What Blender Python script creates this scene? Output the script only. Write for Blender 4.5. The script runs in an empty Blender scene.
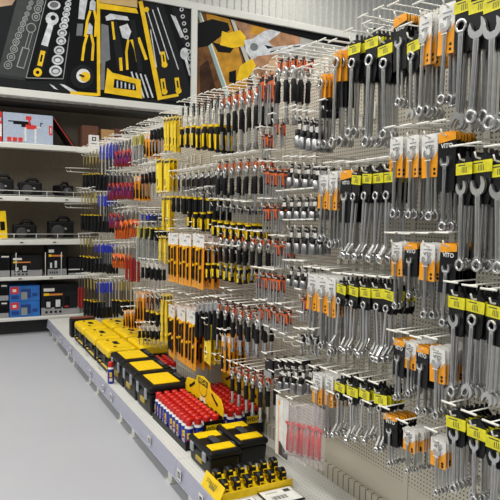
import bpy, bmesh, math, random
from mathutils import Vector, Matrix
random.seed(7)
PI = math.pi
COL = bpy.context.scene.collection
# ------------------------------------------------------------------ camera
FPX, YAW, PITCH, ROLL, EYE = 585.0, math.radians(27.1), math.radians(-3.2), math.radians(.83), 1.4
fw = Vector((math.sin(YAW)*math.cos(PITCH), math.cos(YAW)*math.cos(PITCH), math.sin(PITCH)))
r0 = Vector((math.cos(YAW), -math.sin(YAW), 0)); u0 = r0.cross(fw)
rt = r0*math.cos(ROLL) + u0*math.sin(ROLL); up = u0*math.cos(ROLL) - r0*math.sin(ROLL)
cam = bpy.data.objects.new('camera', bpy.data.cameras.new('camera')); COL.objects.link(cam)
cam.matrix_world = Matrix(((rt.x, up.x, -fw.x, 0), (rt.y, up.y, -fw.y, 0), (rt.z, up.z, -fw.z, EYE), (0, 0, 0, 1)))
cam.data.sensor_width = 36; cam.data.lens = FPX/500*36; cam.data.clip_start = .02
bpy.context.scene.camera = cam

def at(px, py, ax, val):
    """where the sight line of a photo pixel meets a real plane of the shop"""
    v = fw + rt*((px-250)/FPX) + up*((250-py)/FPX)
    o = Vector((0, 0, EYE)); return o + v*((val-o[ax])/v[ax])

# ------------------------------------------------------------------ light
sc = bpy.context.scene
w = bpy.data.worlds.new('world'); sc.world = w; w.use_nodes = True
w.node_tree.nodes['Background'].inputs[0].default_value = (.93, .96, 1, 1)
w.node_tree.nodes['Background'].inputs[1].default_value = .20
def area(name, loc, sx, sy, power, rot=(0, 0, 0), col=(1, .985, .95)):
    l = bpy.data.lights.new(name, 'AREA'); l.shape = 'RECTANGLE'; l.size = sx; l.size_y = sy; l.energy = power; l.color = col
    o = bpy.data.objects.new(name, l); COL.objects.link(o); o.location = loc; o.rotation_euler = rot
area('ceiling_light_strip', (-.3, 3.0, 5.6), .35, 9, 230)
area('ceiling_light_strip', (-3.2, 3.0, 5.6), .35, 9, 330)
area('ceiling_light_strip', (4.6, 3.0, 5.6), .35, 9, 200)
area('ceiling_light_strip', (.3, -1.4, 4.2), 1.4, .3, 60)
sc.view_settings.view_transform = 'Standard'; sc.view_settings.look = 'None'; sc.view_settings.gamma = 1
sc.view_settings.exposure = 0.03; sc.view_settings.use_curve_mapping = False

# ------------------------------------------------------------------ materials
def lin(c): return tuple(((x/255)/12.92 if x/255 <= .04045 else ((x/255+.055)/1.055)**2.4) for x in c)
MC = {}
def M(name, rgb=(128, 128, 128), rough=.5, metal=0, var=.08, scale=30, alpha=1, spec=.5):
    if name in MC: return MC[name]
    m = bpy.data.materials.new(name); m.use_nodes = True; nt = m.node_tree; b = nt.nodes['Principled BSDF']
    c = lin(rgb); b.inputs['Roughness'].default_value = rough; b.inputs['Metallic'].default_value = metal
    b.inputs['Alpha'].default_value = alpha
    b.inputs['Specular IOR Level'].default_value = spec
    tc = nt.nodes.new('ShaderNodeTexCoord'); n = nt.nodes.new('ShaderNodeTexNoise'); n.inputs['Scale'].default_value = scale
    nt.links.new(tc.outputs['Object'], n.inputs['Vector'])
    r = nt.nodes.new('ShaderNodeValToRGB'); r.color_ramp.elements[0].position = .3; r.color_ramp.elements[1].position = .7
    r.color_ramp.elements[0].color = tuple(x*(1-var) for x in c)+(1,); r.color_ramp.elements[1].color = tuple(min(1, x*(1+var)) for x in c)+(1,)
    nt.links.new(n.outputs['Fac'], r.inputs[0]); nt.links.new(r.outputs[0], b.inputs['Base Color'])
    m['n'] = 1; MC[name] = m; return m
def math_node(nt, op, a, b=None):
    n = nt.nodes.new('ShaderNodeMath'); n.operation = op
    for i, v in enumerate((a, b)):
        if v is None: continue
        if isinstance(v, (int, float)): n.inputs[i].default_value = v
        else: nt.links.new(v, n.inputs[i])
    return n.outputs[0]
def pattern_mat(name, base, dark, kind):
    m = M(name, base, .55, 0, .05, 3); nt = m.node_tree; b = nt.nodes['Principled BSDF']
    src = b.inputs['Base Color'].links[0].from_socket
    tc = nt.nodes.new('ShaderNodeTexCoord'); sp = nt.nodes.new('ShaderNodeSeparateXYZ'); nt.links.new(tc.outputs['Object'], sp.inputs[0])
    def cell(s, p, off=0):
        return math_node(nt, 'SUBTRACT', math_node(nt, 'FRACT', math_node(nt, 'ADD', math_node(nt, 'DIVIDE', s, p), 100+off)), .5)
    if kind == 'holes':
        y = cell(sp.outputs[1], .016); z = cell(sp.outputs[2], .016)
        d = math_node(nt, 'SQRT', math_node(nt, 'ADD', math_node(nt, 'MULTIPLY', y, y), math_node(nt, 'MULTIPLY', z, z)))
        f = math_node(nt, 'LESS_THAN', d, .2)
    elif kind == 'slots':
        y = cell(sp.outputs[1], .04)
        f = math_node(nt, 'LESS_THAN', math_node(nt, 'ABSOLUTE', y), .09)
    else:
        x = cell(sp.outputs[0], .02); y = cell(sp.outputs[1], .02)
        d = math_node(nt, 'SQRT', math_node(nt, 'ADD', math_node(nt, 'MULTIPLY', x, x), math_node(nt, 'MULTIPLY', y, y)))
        f = math_node(nt, 'LESS_THAN', d, .15)
    mx = nt.nodes.new('ShaderNodeMix'); mx.data_type = 'RGBA'; nt.links.new(f, mx.inputs[0]); nt.links.new(src, mx.inputs[6])
    mx.inputs[7].default_value = lin(dark)+(1,); nt.links.new(mx.outputs[2], b.inputs['Base Color'])
    return m
board = pattern_mat('perforated_cream_steel', (208, 202, 185), (44, 39, 32), 'holes')
slotm = pattern_mat('slotted_cream_steel', (198, 192, 175), (120, 112, 98), 'slots')
deckm = pattern_mat('pierced_deck_steel', (214, 213, 206), (165, 164, 158), 'deck')
cream = M('cream_steel', (208, 202, 185), .5, 0, .02, 6)
white = M('white_steel', (222, 221, 212), .45, 0, .02, 6)
hookm = M('hook_wire', (240, 237, 226), .35, 0, .04)
chrome = M('chrome', (200, 200, 199), .33, 1, .06, 60)
steel = M('satin_steel', (160, 160, 160), .36, 1, .1, 60)
black = M('black_plastic', (13, 13, 15), .45, 0, .08, 30, 1, .3)
blackcard = M('black_card', (15, 15, 17), .4, 0, .08, 30, 1, .3)
yellow = M('yellow_plastic', (246, 206, 6), .4)
ylabel = M('yellow_label', (226, 216, 34), .5, 0, .12, 90)
orange = M('orange_card', (243, 160, 22), .45)
whitec = M('white_card', (226, 224, 218), .45)
greyc = M('grey_print', (150, 150, 150), .5)
dred = M('dark_red_grip', (150, 26, 24), .4)
red = M('red_plastic', (205, 30, 24), .35)
blue = M('blue_plastic', (28, 50, 175), .35)
copper = M('orange_tag', (220, 100, 40), .5, 0, .4, 140)
darkgrey = M('dark_grey', (58, 58, 60), .5)
ycard = M('yellow_card', (236, 202, 24), .35); M('blade_yellow', (244, 222, 84), .3)
clearm = M('clear_bag', (236, 226, 226), .12, 0, .05, 20, alpha=.13)

# ------------------------------------------------------------------ mesh builder
class MB:
    def __init__(s): s.v, s.f, s.m, s.sm = [], [], [], []; s.mats = []
    def mi(s, m):
        if m not in s.mats: s.mats.append(m)
        return s.mats.index(m)
    def add(s, vs, fs, m, smooth=False, T=None):
        o = len(s.v); k = s.mi(m)
        s.v += [tuple(T @ Vector(v)) if T else tuple(v) for v in vs]
        for f in fs: s.f.append([i+o for i in f]); s.m.append(k); s.sm.append(smooth)
        return s
    def box(s, a, b, m, T=None):
        x0, y0, z0 = a; x1, y1, z1 = b
        v = [(x0,y0,z0),(x1,y0,z0),(x1,y1,z0),(x0,y1,z0),(x0,y0,z1),(x1,y0,z1),(x1,y1,z1),(x0,y1,z1)]
        return s.add(v, [(0,3,2,1),(4,5,6,7),(0,1,5,4),(1,2,6,5),(2,3,7,6),(3,0,4,7)], m, False, T)
    def rbox(s, a, b, m, bev=.005, seg=2, T=None, taper=None):
        bm = bmesh.new(); bmesh.ops.create_cube(bm, size=1)
        c = [(p+q)/2 for p, q in zip(a, b)]; d = [q-p for p, q in zip(a, b)]
        for v in bm.verts:
            k = taper if (taper and v.co.z < 0) else 1
            v.co = Vector((c[0]+v.co.x*d[0]*k, c[1]+v.co.y*d[1]*k, c[2]+v.co.z*d[2]))
        bmesh.ops.bevel(bm, geom=list(bm.edges), offset=min(bev, min(abs(x) for x in d)*.45), segments=seg, affect='EDGES', profile=.5)
        bm.verts.index_update()
        s.add([v.co[:] for v in bm.verts], [[v.index for v in f.verts] for f in bm.faces], m, False, T); bm.free(); return s
    def lathe(s, prof, m, n=12, T=None, smooth=True):
        """prof [(r, z)] round z"""
        vs, fs = [], []
        for r, z in prof:
            for i in range(n): a = 2*PI*i/n; vs.append((r*math.cos(a), r*math.sin(a), z))
        for j in range(len(prof)-1):
            for i in range(n): k = (i+1) % n; fs.append((j*n+i, j*n+k, (j+1)*n+k, (j+1)*n+i))
        s.add(vs, fs, m, smooth, T)
        s.add(vs[:n], [tuple(reversed(range(n)))], m, False, T); s.add(vs[-n:], [tuple(range(n))], m, False, T); return s
    def cyl(s, p, q, r, m, r2=None, n=10):
        p, q = Vector(p), Vector(q); d = q-p; T = Matrix.Translation(p) @ d.to_track_quat('Z', 'Y').to_matrix().to_4x4()
        return s.lathe([(r, 0), (r if r2 is None else r2, d.length)], m, n, T)
    def tube(s, pts, r, m, n=5):
        pts = [Vector(p) for p in pts]; vs, fs = [], []
        for i, p in enumerate(pts):
            d = (pts[min(i+1, len(pts)-1)]-pts[max(i-1, 0)]).normalized(); q = d.to_track_quat('Z', 'Y')
            for k in range(n): a = 2*PI*k/n; vs.append(p + q @ Vector((r*math.cos(a), r*math.sin(a), 0)))
        for j in range(len(pts)-1):
            for i in range(n): k = (i+1) % n; fs.append((j*n+i, j*n+k, (j+1)*n+k, (j+1)*n+i))
        fs.append(tuple(reversed(range(n)))); fs.append(tuple(range(len(vs)-n, len(vs))))
        return s.add(vs, fs, m, True)
    def prism(s, poly, x0, x1, m, T=None):
        """poly in (u, v): u to the viewer's right (-Y), v up; extruded from x0 (front) to x1"""
        n = len(poly); vs = [(x0, -u, v) for u, v in poly] + [(x1, -u, v) for u, v in poly]
        fs = [tuple(range(n)), tuple(reversed(range(n, 2*n)))] + [(i, i+n, (i+1) % n+n, (i+1) % n) for i in range(n)]
        return s.add(vs, fs, m, False, T)
    def ring(s, cu, cv, ro, ri, x0, x1, m, n=14, T=None, lip=0):
        vs, fs = [], []
        for r, x in ((ro, x0+lip), (ro-lip, x0), (ri+lip, x0), (ri, x0+lip), (ri, x1), (ro, x1)):
            for i in range(n): a = 2*PI*i/n; vs.append((x, -(cu+r*math.cos(a)), cv+r*math.sin(a)))
        for j in range(6):
            for i in range(n): k = (i+1) % n; jj = (j+1) % 6; fs.append((j*n+i, jj*n+i, jj*n+k, j*n+k))
        return s.add(vs, fs, m, True, T)
    def flat(s, poly, x, m):
        return s.add([(x, -u, v) for u, v in poly], [tuple(range(len(poly)))], m)
    def disc(s, cu, cv, r, x, m, n=12, ry=None):
        return s.flat([(cu+r*math.cos(2*PI*i/n), cv+(ry or r)*math.sin(2*PI*i/n)) for i in range(n)], x, m)
    def text(s, txt, size, m, T, bold=0):
        vs, fs = glyphs(txt, bold); return s.add([(x*size, y*size, z) for x, y, z in vs], fs, m, False, T)
    def mesh(s, name):
        me = bpy.data.meshes.new(name); me.from_pydata(s.v, [], s.f)
        for m in s.mats: me.materials.append(m)
        me.polygons.foreach_set('material_index', s.m); me.polygons.foreach_set('use_smooth', s.sm); me.update(); return me
    def build(s, name, parent=None, loc=None):
        o = bpy.data.objects.new(name, s.mesh(name)); COL.objects.link(o)
        if parent: o.parent = parent
        if loc: o.location = loc
        return o
GL = {}
def glyphs(txt, bold=0):
    if (txt, bold) not in GL:
        c = bpy.data.curves.new('glyph', 'FONT'); c.body = txt; c.align_x = 'CENTER'; c.align_y = 'CENTER'; c.resolution_u = 2; c.offset = bold
        o = bpy.data.objects.new('glyph', c); COL.objects.link(o); bpy.context.view_layer.update()
        me = bpy.data.meshes.new_from_object(o.evaluated_get(bpy.context.evaluated_depsgraph_get()))
        GL[txt, bold] = ([v.co[:] for v in me.vertices], [tuple(p.vertices) for p in me.polygons])
        bpy.data.objects.remove(o); bpy.data.curves.remove(c); bpy.data.meshes.remove(me)
    return GL[txt, bold]
def face_aisle(x, u, v):      # text on a surface that looks towards -X
    return Matrix(((0, 0, -1, x), (-1, 0, 0, -u), (0, 1, 0, v), (0, 0, 0, 1)))
def face_near(x, y, z):       # text on a surface that looks towards -Y
    return Matrix(((1, 0, 0, x), (0, 0, -1, y), (0, 1, 0, z), (0, 0, 0, 1)))

def tag(o, label=None, cat=None, group=None, kind=None):
    for k, v in (('label', label), ('category', cat), ('group', group), ('kind', kind)):
        if v: o[k] = v
    return o
def empty(name, loc=(0, 0, 0), rz=0):
    o = bpy.data.objects.new(name, None); COL.objects.link(o); o.location = loc; o.rotation_euler = (0, 0, rz); o.empty_display_size = .05; return o
def copy_tree(o, parent=None):
    c = o.copy(); COL.objects.link(c)
    if parent: c.parent = parent
    for ch in KIDS.get(o.name, []): copy_tree(ch, c)
    return c
KIDS = {}
def index_kids(root):
    KIDS[root.name] = list(root.children)
    for c in KIDS[root.name]: index_kids(c)

# ------------------------------------------------------------------ room shell
BX, Y0, Y1 = 1.585, .718, 7.10       # board face, run of the hook wall
BY = 7.15                            # front of the shelving at the end of the aisle
fl = M('grey_floor', (182, 183, 187), .38, 0, .025, 1.2)
tag(MB().box((-7, -3, -.05), (14, 8.4, 0), fl).build('floor'), kind='structure')
wm = M('ribbed_wall_paint', (216, 216, 208), .6)
b = MB(); vs = []; x = -7.0
prof = [(0, 0), (.055, 0), (.07, -.022), (.105, -.022)]
while x < 14:
    for dx, dy in prof: vs.append((x+dx, 8.2+dy))
    x += .12
n = len(vs); b.add([(p[0], p[1], 0) for p in vs]+[(p[0], p[1], 6) for p in vs], [(i, i+1, i+1+n, i+n) for i in range(n-1)], wm)
b.box((-7, 8.21, 0), (14, 8.3, 6), wm)
tag(b.build('wall_back'), kind='structure')

# ------------------------------------------------------------------ hook wall bays
ORD = ['first', 'second', 'third', 'fourth', 'fifth', 'sixth', 'seventh', 'eighth', 'ninth', 'tenth', 'eleventh', 'twelfth']
bays = [(.718+i, min(1.718+i, Y1)) for i in range(7)]
bayname = ['nearest bay, cut by the right frame edge', 'second bay, behind the clear bags', 'third bay, behind the spray cans', 'fourth bay, behind the black toolboxes',
           'fifth bay, behind the near yellow cases', 'sixth bay, behind the far yellow cases', 'last narrow bay at the end shelving']
for i, (a, c) in enumerate(bays):
    r = empty('gondola_bay', (BX, a, 0)); L = c-a
    tag(r, 'cream perforated hook wall, ' + bayname[i], 'wall shelving', 'bays of the hook wall')
    MB().box((0, .001, .36), (.02, L-.001, 2.17), board).build('perforated_panel', r)
    MB().box((0, .001, .02), (.02, L-.001, .36), cream).build('kick_panel', r)
    MB().box((-.022, .001, .18), (-.001, L-.001, .245), slotm).build('slotted_strip', r)
    MB().box((.021, -.015, 0), (.06, .015, 2.19), cream).box((-.004, -.012, .25), (-.0005, .012, 2.17), cream).build('upright', r)
    MB().box((-.585, .001, .150), (-.023, L-.001, .18), deckm).box((-.585, .001, .10), (-.575, L-.001, .15), white).build('base_shelf', r)
    for yy in (.15, L-.15):
        if L > .5 or yy < .2:
            MB().box((-.573, yy-.03, 0), (-.53, yy+.03, .149), white).box((-.585, yy-.035, 0), (-.52, yy+.035, .01), white).build('foot', r)
    lav = M('clear_price_rail', (196, 197, 216), .15, 0, .03, 10, alpha=.5)
    MB().add([(-.587, .002, .178), (-.587, L-.002, .178), (-.60, L-.002, .092), (-.60, .002, .092), (-.590, .002, .178), (-.590, L-.002, .178), (-.603, L-.002, .092), (-.603, .002, .092)],
             [(0, 1, 2, 3), (7, 6, 5, 4), (0, 4, 5, 1), (3, 2, 6, 7), (0, 3, 7, 4), (1, 5, 6, 2)], lav).box((-.604, .002, .088), (-.586, L-.002, .092), M('rail_edge', (200, 200, 212), .3)).build('price_rail', r)
for i, (px, py) in enumerate([(61.6, 338.8), (71, 347), (91, 371), (104, 386), (112, 392), (150, 436), (180, 471), (202, 495)]):
    p = at(px, py, 0, .985)
    o = MB().box((-.002, -.024, -.026), (0, .024, .026), whitec).box((-.0032, -.013, -.014), (-.002, .013, .014), black)
    for k in (-.006, .002): o.box((-.0036, -.008, k), (-.0032, .008, k+.003), whitec)
    tag(o.build('price_tag', loc=(.9805, p.y, .135)), 'small square price tag on the floor rail, %s from the far end' % ORD[i], 'price tag', 'price tags on the floor rail')

# ------------------------------------------------------------------ end shelving with header posters
beige = M('beige_back_panel', (118, 107, 90), .7)
sh = empty('end_shelving', (1.0, BY, 0)); tag(sh, 'white shelving across the end of the aisle under the tool posters', 'shelving')
def shp(mb, name): return mb.build(name, sh, (-1.0, -BY, 0))
shp(MB().box((-.9, 7.66, .02), (2.6, 7.69, 2.71), beige).box((-.9, 7.655, 1.83), (2.6, 7.66, 1.84), M('seam', (120, 110, 96), .7)), 'back_panel')
for zt, zb in ((2.205, 2.144), (1.603, 1.545), (1.108, 1.045), (.678, .636), (.206, .168)):
    shp(MB().rbox((-.9, BY, zb), (2.6, BY+.03, zt), white, .008).box((-.9, BY+.03, zt-.025), (2.6, 7.65, zt-.003), white), 'shelf_board')
for x in (-.88, 2.58):
    shp(MB().box((x-.02, 7.60, 0), (x+.02, 7.655, 2.7), white), 'upright')
shp(MB().box((-.9, 7.30, .0), (2.6, 7.33, .167), M('dark_kick', (48, 47, 46), .7)), 'kick_board')
shp(MB().box((-.9, BY+.065, 2.68), (2.6, 7.65, 2.71), M('canopy', (70, 66, 60), .7)), 'canopy_board')
for z, sp in ((1.603, .30), (1.108, .24)):
    b = MB()
    b.tube([(-.88, BY+.012, z+.062), (1.5, BY+.012, z+.062)], .004, white).tube([(-.88, BY+.012, z+.012), (1.5, BY+.012, z+.012)], .003, white)
    x = -.8
    while x < 1.5: b.tube([(x, BY+.012, z), (x, BY+.012, z+.064)], .004, white); x += sp
    shp(b, 'wire_guard')
for x in (.66, .98, 1.16):
    b = MB().tube([(x, BY+.012, .678), (x, BY+.012, .93), (x+.004, BY+.03, .955)], .005, white); shp(b, 'wire_divider')
for z, xs in ((1.603-.03, (.5, .78, 1.22)), (1.108-.033, (.72, 1.08)), (.678-.022, (.70, 1.04))):
    for x in xs: shp(MB().box((x-.028, BY-.004, z-.012), (x+.028, BY-.001, z+.012), whitec).box((x-.018, BY-.0055, z-.006), (x+.018, BY-.004, z+.006), black), 'price_ticket')
# header
hd = empty('poster_header', (2.2, BY, 2.73)); tag(hd, 'white framed sign board with tool posters above the end shelving', 'sign')
def hp(mb, name): return mb.build(name, hd, (-2.2, -BY, -2.73))
hp(MB().rbox((-.9, BY-.02, 2.725), (5.35, BY+.06, 2.807), white, .006), 'bottom_rail')
hp(MB().rbox((-.9, BY-.02, 4.04), (5.35, BY+.06, 4.13), white, .006), 'top_rail')
hp(MB().rbox((2.765, BY-.03, 2.807), (2.845, BY+.04, 4.04), white, .006), 'post'); hp(MB().rbox((5.27, BY-.03, 2.807), (5.35, BY+.04, 4.04), white, .006), 'post')
PY = BY+.02
class Art:
    """flat printed picture on the plane Y = PY; shapes are thin print layers in one mesh"""
    def __init__(s, x0, x1): s.b = MB(); s.n = 0; s.x0 = x0; s.x1 = x1
    def P(s, px, py):
        p = at(px, py, 1, PY); return (min(max(p.x, s.x0), s.x1), min(max(p.z, 2.807), 4.04))
    def poly(s, pts, m):
        s.n += 1; y = PY - .00012*s.n
        q = [s.P(*p) for p in pts]; s.b.add([(x, y, z) for x, z in q], [tuple(range(len(q)))], m)
    def disc(s, cx, cy, r, m, ry=None, n=14): s.poly([(cx+r*math.cos(2*PI*i/n), cy+(ry or r)*math.sin(2*PI*i/n)) for i in range(n)], m)
    def line(s, a, b, w, m, w2=None):
        d = Vector((b[0]-a[0], b[1]-a[1])); k = Vector((-d.y, d.x)).normalized(); w2 = w2 or w
        s.poly([(a[0]+k.x*w/2, a[1]+k.y*w/2), (b[0]+k.x*w2/2, b[1]+k.y*w2/2), (b[0]-k.x*w2/2, b[1]-k.y*w2/2), (a[0]-k.x*w/2, a[1]-k.y*w/2)], m)
    def path(s, pts, w, m):
        for a, c in zip(pts, pts[1:]): s.line(a, c, w, m)
pr = lambda n, c=(120, 122, 124), var=.1, sc_=8: M('print_'+n, c, .6, 0, var, sc_, 1, .12)
pk, pk2, psil, pyel, pdg, plt = pr('black', (15, 16, 18)), pr('charcoal', (32, 33, 35)), pr('silver', (205, 207, 208), .25, 14), pr('yellow', (240, 196, 40), .15), pr('lid_grey', (66, 69, 68)), pr('outline', (150, 152, 150))
A = Art(-.9, 2.765)
A.b.box((-.9, PY, 2.807), (2.765, PY+.01, 4.04), pk2)
A.poly([(-90, -80), (24, -80), (15, 0), (12, 5), (-90, 20)], pr('tan', (176, 148, 122), .2, 4))
A.poly([(28, -40), (57, -40), (25, 78.5), (-1, 75), (-1, 68), (17, 0)], pdg)
A.line((-1, 75.5), (26, 79), 3, pr('lid_edge', (52, 54, 54)))
for x, y, r in [(8, 65, 4.2), (11, 57, 4.2), (14, 49, 3.9), (16, 42, 3.6), (18.5, 35.5, 3.5), (21, 29.5, 3.3), (23, 24, 3), (25, 19, 2.8), (27, 14, 2.6), (29, 8, 2.6), (31, 3, 2.5), (36, 17, 4.4), (38, 9, 4.2), (40, 3, 3.6)]:
    A.disc(x, y, r, plt); A.disc(x, y, r-.9, pdg); A.disc(x, y, r*.45, plt); A.disc(x, y, r*.22, pdg)
A.line((31, 32), (26, 50), 4, plt); A.line((31, 32), (26, 50), 2.6, pdg); A.disc(31, 28, 5, plt); A.disc(31, 28, 4, pdg)
A.line((26, 48), (20, 68), 8, plt); A.line((26, 49), (20.5, 67), 6, pdg)
A.poly([(48, -40), (77, -40), (64, 80), (25, 80)], pk); A.path([(57, -40), (46, 0), (26, 78)], .8, plt); A.path([(26, 78), (63, 79)], .8, plt); A.path([(63, 79), (76, -30)], .8, plt)
A.disc(54, 5.5, 6.5, psil, 4.5); A.disc(54, 5, 4.5, pr('socket_shade', (110, 110, 112)), 3)
A.line((52, 20), (44, 47), 5.5, psil, 7); A.disc(52, 19, 6.6, psil); A.disc(53, 18, 2.6, pk2)
A.line((45, 46), (38, 70), 8.5, pk2, 8); A.line((43, 51), (39.5, 66), 5, pyel); A.line((42, 55), (40.5, 62), 2, pk); A.disc(37.5, 72.5, 4.4, pyel); A.disc(37.5, 72.5, 1.8, pk)
for x, y, r in [(55.5, 71, 6.5), (57.5, 60, 6), (59, 50.5, 5.3), (61, 41, 5), (62, 33, 4.8), (63.5, 26, 4.4), (65, 20, 4), (66, 14, 3.8), (67, 9, 3.5), (68, 4, 3.2), (69, -1, 3)]:
    A.disc(x, y, r, psil, r*.85); A.disc(x, y, r*.68, pr('socket_hole', (84, 84, 86)), r*.55); A.disc(x, y+.4, r*.5, psil, r*.35)
A.poly([(72, -30), (97, -30), (98, 94), (66, 86)], pk)
A.poly([(80, -5), (88, -5), (84, 20), (78, 19)], psil); A.poly([(77, 24), (83, 24), (82, 36), (76, 36)], pr('mid', (120, 122, 124)))
for dx, dy in ((0, 0), (3, -24)):
    A.poly([(86+dx, 34+dy), (87+dx, 26+dy), (89.5+dx, 23+dy), (92.5+dx, 27+dy), (92+dx, 35+dy)], psil)
    A.path([(87+dx, 35+dy), (84+dx, 45+dy), (82+dx, 61+dy)], 2.6, pyel); A.path([(91+dx, 35+dy), (93+dx, 44+dy), (92+dx, 61+dy)], 2.6, pyel)
A.disc(82, 77, 12, pk2); A.disc(83, 76, 7, whitec); A.disc(85, 77, 5, pyel); A.line((79, 75), (84, 77), 2, pk)
A.poly([(59, 84), (64, 85), (77, 92), (70, 92)], psil); A.poly([(49, 84), (53, 86), (58, 90), (54, 89)], psil)
A.line((70, 93), (98, 95), 3, pyel); A.line((98, -30), (98.5, 96), 3.4, pyel)
A.poly([(100, 6), (139, 12), (156, 98), (100, 95)], pk); A.poly([(98, 3), (136, 9), (138, 14), (98, 9)], pyel); A.poly([(100, -8), (137, -2), (137, 8), (100, 3)], pr('sand', (206, 176, 120)))
A.poly([(101, 24), (108, 26), (110, 60), (100, 64)], pr('mid', (120, 122, 124))); A.line((103, 62), (102, 90), 4, pr('mid'))
A.poly([(105, 17), (110, 14), (127, 17), (129, 21), (117, 20), (106, 21)], psil)
A.line((113, 20), (121, 68), 6.5, pk2, 8); A.line((112, 22), (114, 40), 2.2, pyel); A.line((120, 58), (121, 71), 3, pyel)
A.poly([(119, 27), (127, 24), (131, 32), (128, 40), (122, 38)], psil)
A.path([(128, 40), (126, 52), (127, 70)], 2.4, pyel); A.path([(131, 40), (135, 50), (137, 62)], 2.4, pyel); A.line((138, 38), (146, 60), 3, pyel); A.line((132, 20), (140, 72), 5, pk2)
for k in range(4): A.line((131+4.5*k, 72+k), (139+4.5*k, 98), 1.6, psil)
A.poly([(107, 68), (112, 73), (140, 80), (142, 99), (104, 93)], pyel); A.poly([(114, 79), (135, 84), (136, 91), (113, 88)], pk)
for k in range(5): A.line((117+4*k, 81+k), (117+4*k, 88+k*.4), 1.4, psil)
A.poly([(142, -10), (192, -6), (192, 104), (160, 100)], pk2); A.poly([(138, 2), (142, 1), (162, 99), (157, 99)], pyel); A.line((157, 99), (178, 95), 3, pyel)
for a, c in (((147, 12), (160, 55)), ((152, 10), (168, 60)), ((157, 8), (178, 70)), ((150, 30), (156, 68))): A.line(a, c, 1, psil)
for x, y in ((163, 60), (163, 87), (177, 86)):
    A.line((x-1, y-8), (x+1, y+6), 4.5, pyel); A.disc(x+1, y+5, 3, pyel); A.line((x-.5, y-5), (x+.6, y+2), 1.5, pk)
A.disc(146, 10, 2.6, pyel); A.poly([(163, -2), (170, -2), (192, 66), (192, 88)], pk)
A.poly([(170, 15), (175, 17), (184, 38), (180, 38)], psil); A.disc(184, 54, 4.4, psil, 6); A.line((185, 58), (190, 76), 3, psil)
for k in range(9): A.disc(181+1.2*k, 10+7*k, 2.1, psil); A.disc(181+1.2*k, 10+7*k, 1.1, pk)
hp(A.b, 'poster')
B = Art(2.845, 5.27); pbr = pr('brown', (112, 74, 44), .45, 9)
B.b.box((2.845, PY, 2.807), (5.27, PY+.01, 4.04), pbr)
B.poly([(232, -10), (330, 20), (420, 60), (330, 110), (262, 100), (246, 40)], pr('skin_brown', (176, 132, 98), .35, 7))
B.poly([(206, 8), (231, 17), (249, 90), (226, 96), (212, 50)], pr('amber', (196, 142, 48), .3, 7))
B.poly([(252, 20), (268, 23), (262, 36), (250, 34)], pr('amber')); B.poly([(270, 60), (310, 60), (300, 78), (262, 80)], pr('skin_light', (212, 176, 140), .2, 7))
B.line((198, 10), (229, 100), 5, pr('teal', (150, 176, 168), .1)); B.line((200, 10), (231, 100), 1.4, whitec)
B.line((231, 14), (258, 90), 5, pr('pale', (196, 194, 180), .1)); B.line((229, 14), (255, 90), 1.4, pk2)
B.poly([(300, 30), (360, 44), (350, 110), (318, 100), (300, 55)], pr('grey_cloth', (168, 166, 158), .2, 5)); B.poly([(274, 50), (300, 46), (312, 60), (290, 66)], pr('grey_cloth'))
B.poly([(196, 24), (212, 19), (228, 23), (230, 30), (224, 34), (208, 46), (196, 48)], pk); B.poly([(212, 42), (234, 48), (230, 53), (218, 52)], pk)
B.poly([(222, 31), (228, 33), (240, 30), (246, 37), (244, 46), (232, 48), (220, 45)], pyel)
B.poly([(252, 58), (256, 66), (246, 81), (236, 80), (240, 66)], pyel); B.poly([(229, 72), (236, 70), (236, 84), (229, 82)], pk)
B.poly([(244, 40), (252, 39), (264, 31), (282, 26), (280, 33), (268, 42), (274, 47), (300, 44), (312, 45), (290, 52), (268, 55), (258, 56), (252, 60), (246, 52)], psil)
B.poly([(264, 45), (274, 47), (268, 49)], pk2); B.disc(254, 47, 4, pr('mid'))
B.poly([(190, 0), (198, 8), (420, 62), (420, 50)], pk)
B.line((270, 52), (300, 46), 1.2, pk2); B.poly([(200, 66), (208, 60), (216, 90), (200, 100)], pr('dark_brown', (66, 44, 30), .4, 9))
hp(B.b, 'poster')

# ------------------------------------------------------------------ goods on the end shelving
def sx(px): return at(px, 200, 1, BY+.08).x
def shelf_box(x0, x1, z, h, m, name, label, art=None, group=None, dep=.3, cat='box'):
    X0, X1 = sx(x0), sx(x1)
    b = MB().rbox((X0-(X0+X1)/2, 0, 0), (X1-(X0+X1)/2, dep, h), m, .003, 1)
    W = X1-X0
    if art:
        for n_, (a, c, d, e, mm) in enumerate(art):   # fractions of the front face
            b.box((-W/2+a*W, -.0006-.0004*n_, c*h), (-W/2+d*W, .002, e*h), mm)
    o = b.build(name, loc=((X0+X1)/2, BY+.06, z)); return tag(o, label, cat, group)
lb, pred = M('pale_blue_carton', (176, 188, 206), .45), M('carton_red', (214, 44, 34), .45)
o = shelf_box(3.5, 53, 2.203, .345, lb, 'carton', 'pale blue carton printed with a red table saw, on the top shelf', [
    (.10, .70, .52, .74, pk), (.2, .63, .55, .70, pk), (.36, .55, .50, .63, pk), (.44, .5, .66, .64, pred), (.45, .8, .56, .92, pred), (.5, .66, .54, .8, pred),
    (.42, .1, .46, .55, whitec), (.62, .05, .66, .52, whitec), (.68, .55, .76, .6, whitec), (.92, .35, .985, .66, pred), (.945, .4, .965, .6, whitec),
    (.08, .06, .16, .2, pred), (.19, .06, .27, .2, pred), (.3, .06, .38, .2, pred), (.74, .6, .75, .72, pk), (.74, .71, .79, .73, pk)])
shelf_box(-30, 2.5, 2.203, .345, pred, 'carton', 'red carton at the left frame edge of the top shelf', [(.9, .2, .99, .6, whitec), (.9, .7, .98, .8, lb)])
cb = M('cardboard', (176, 134, 84), .8); cbd = M('dark_cardboard', (96, 58, 38), .8)
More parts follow.
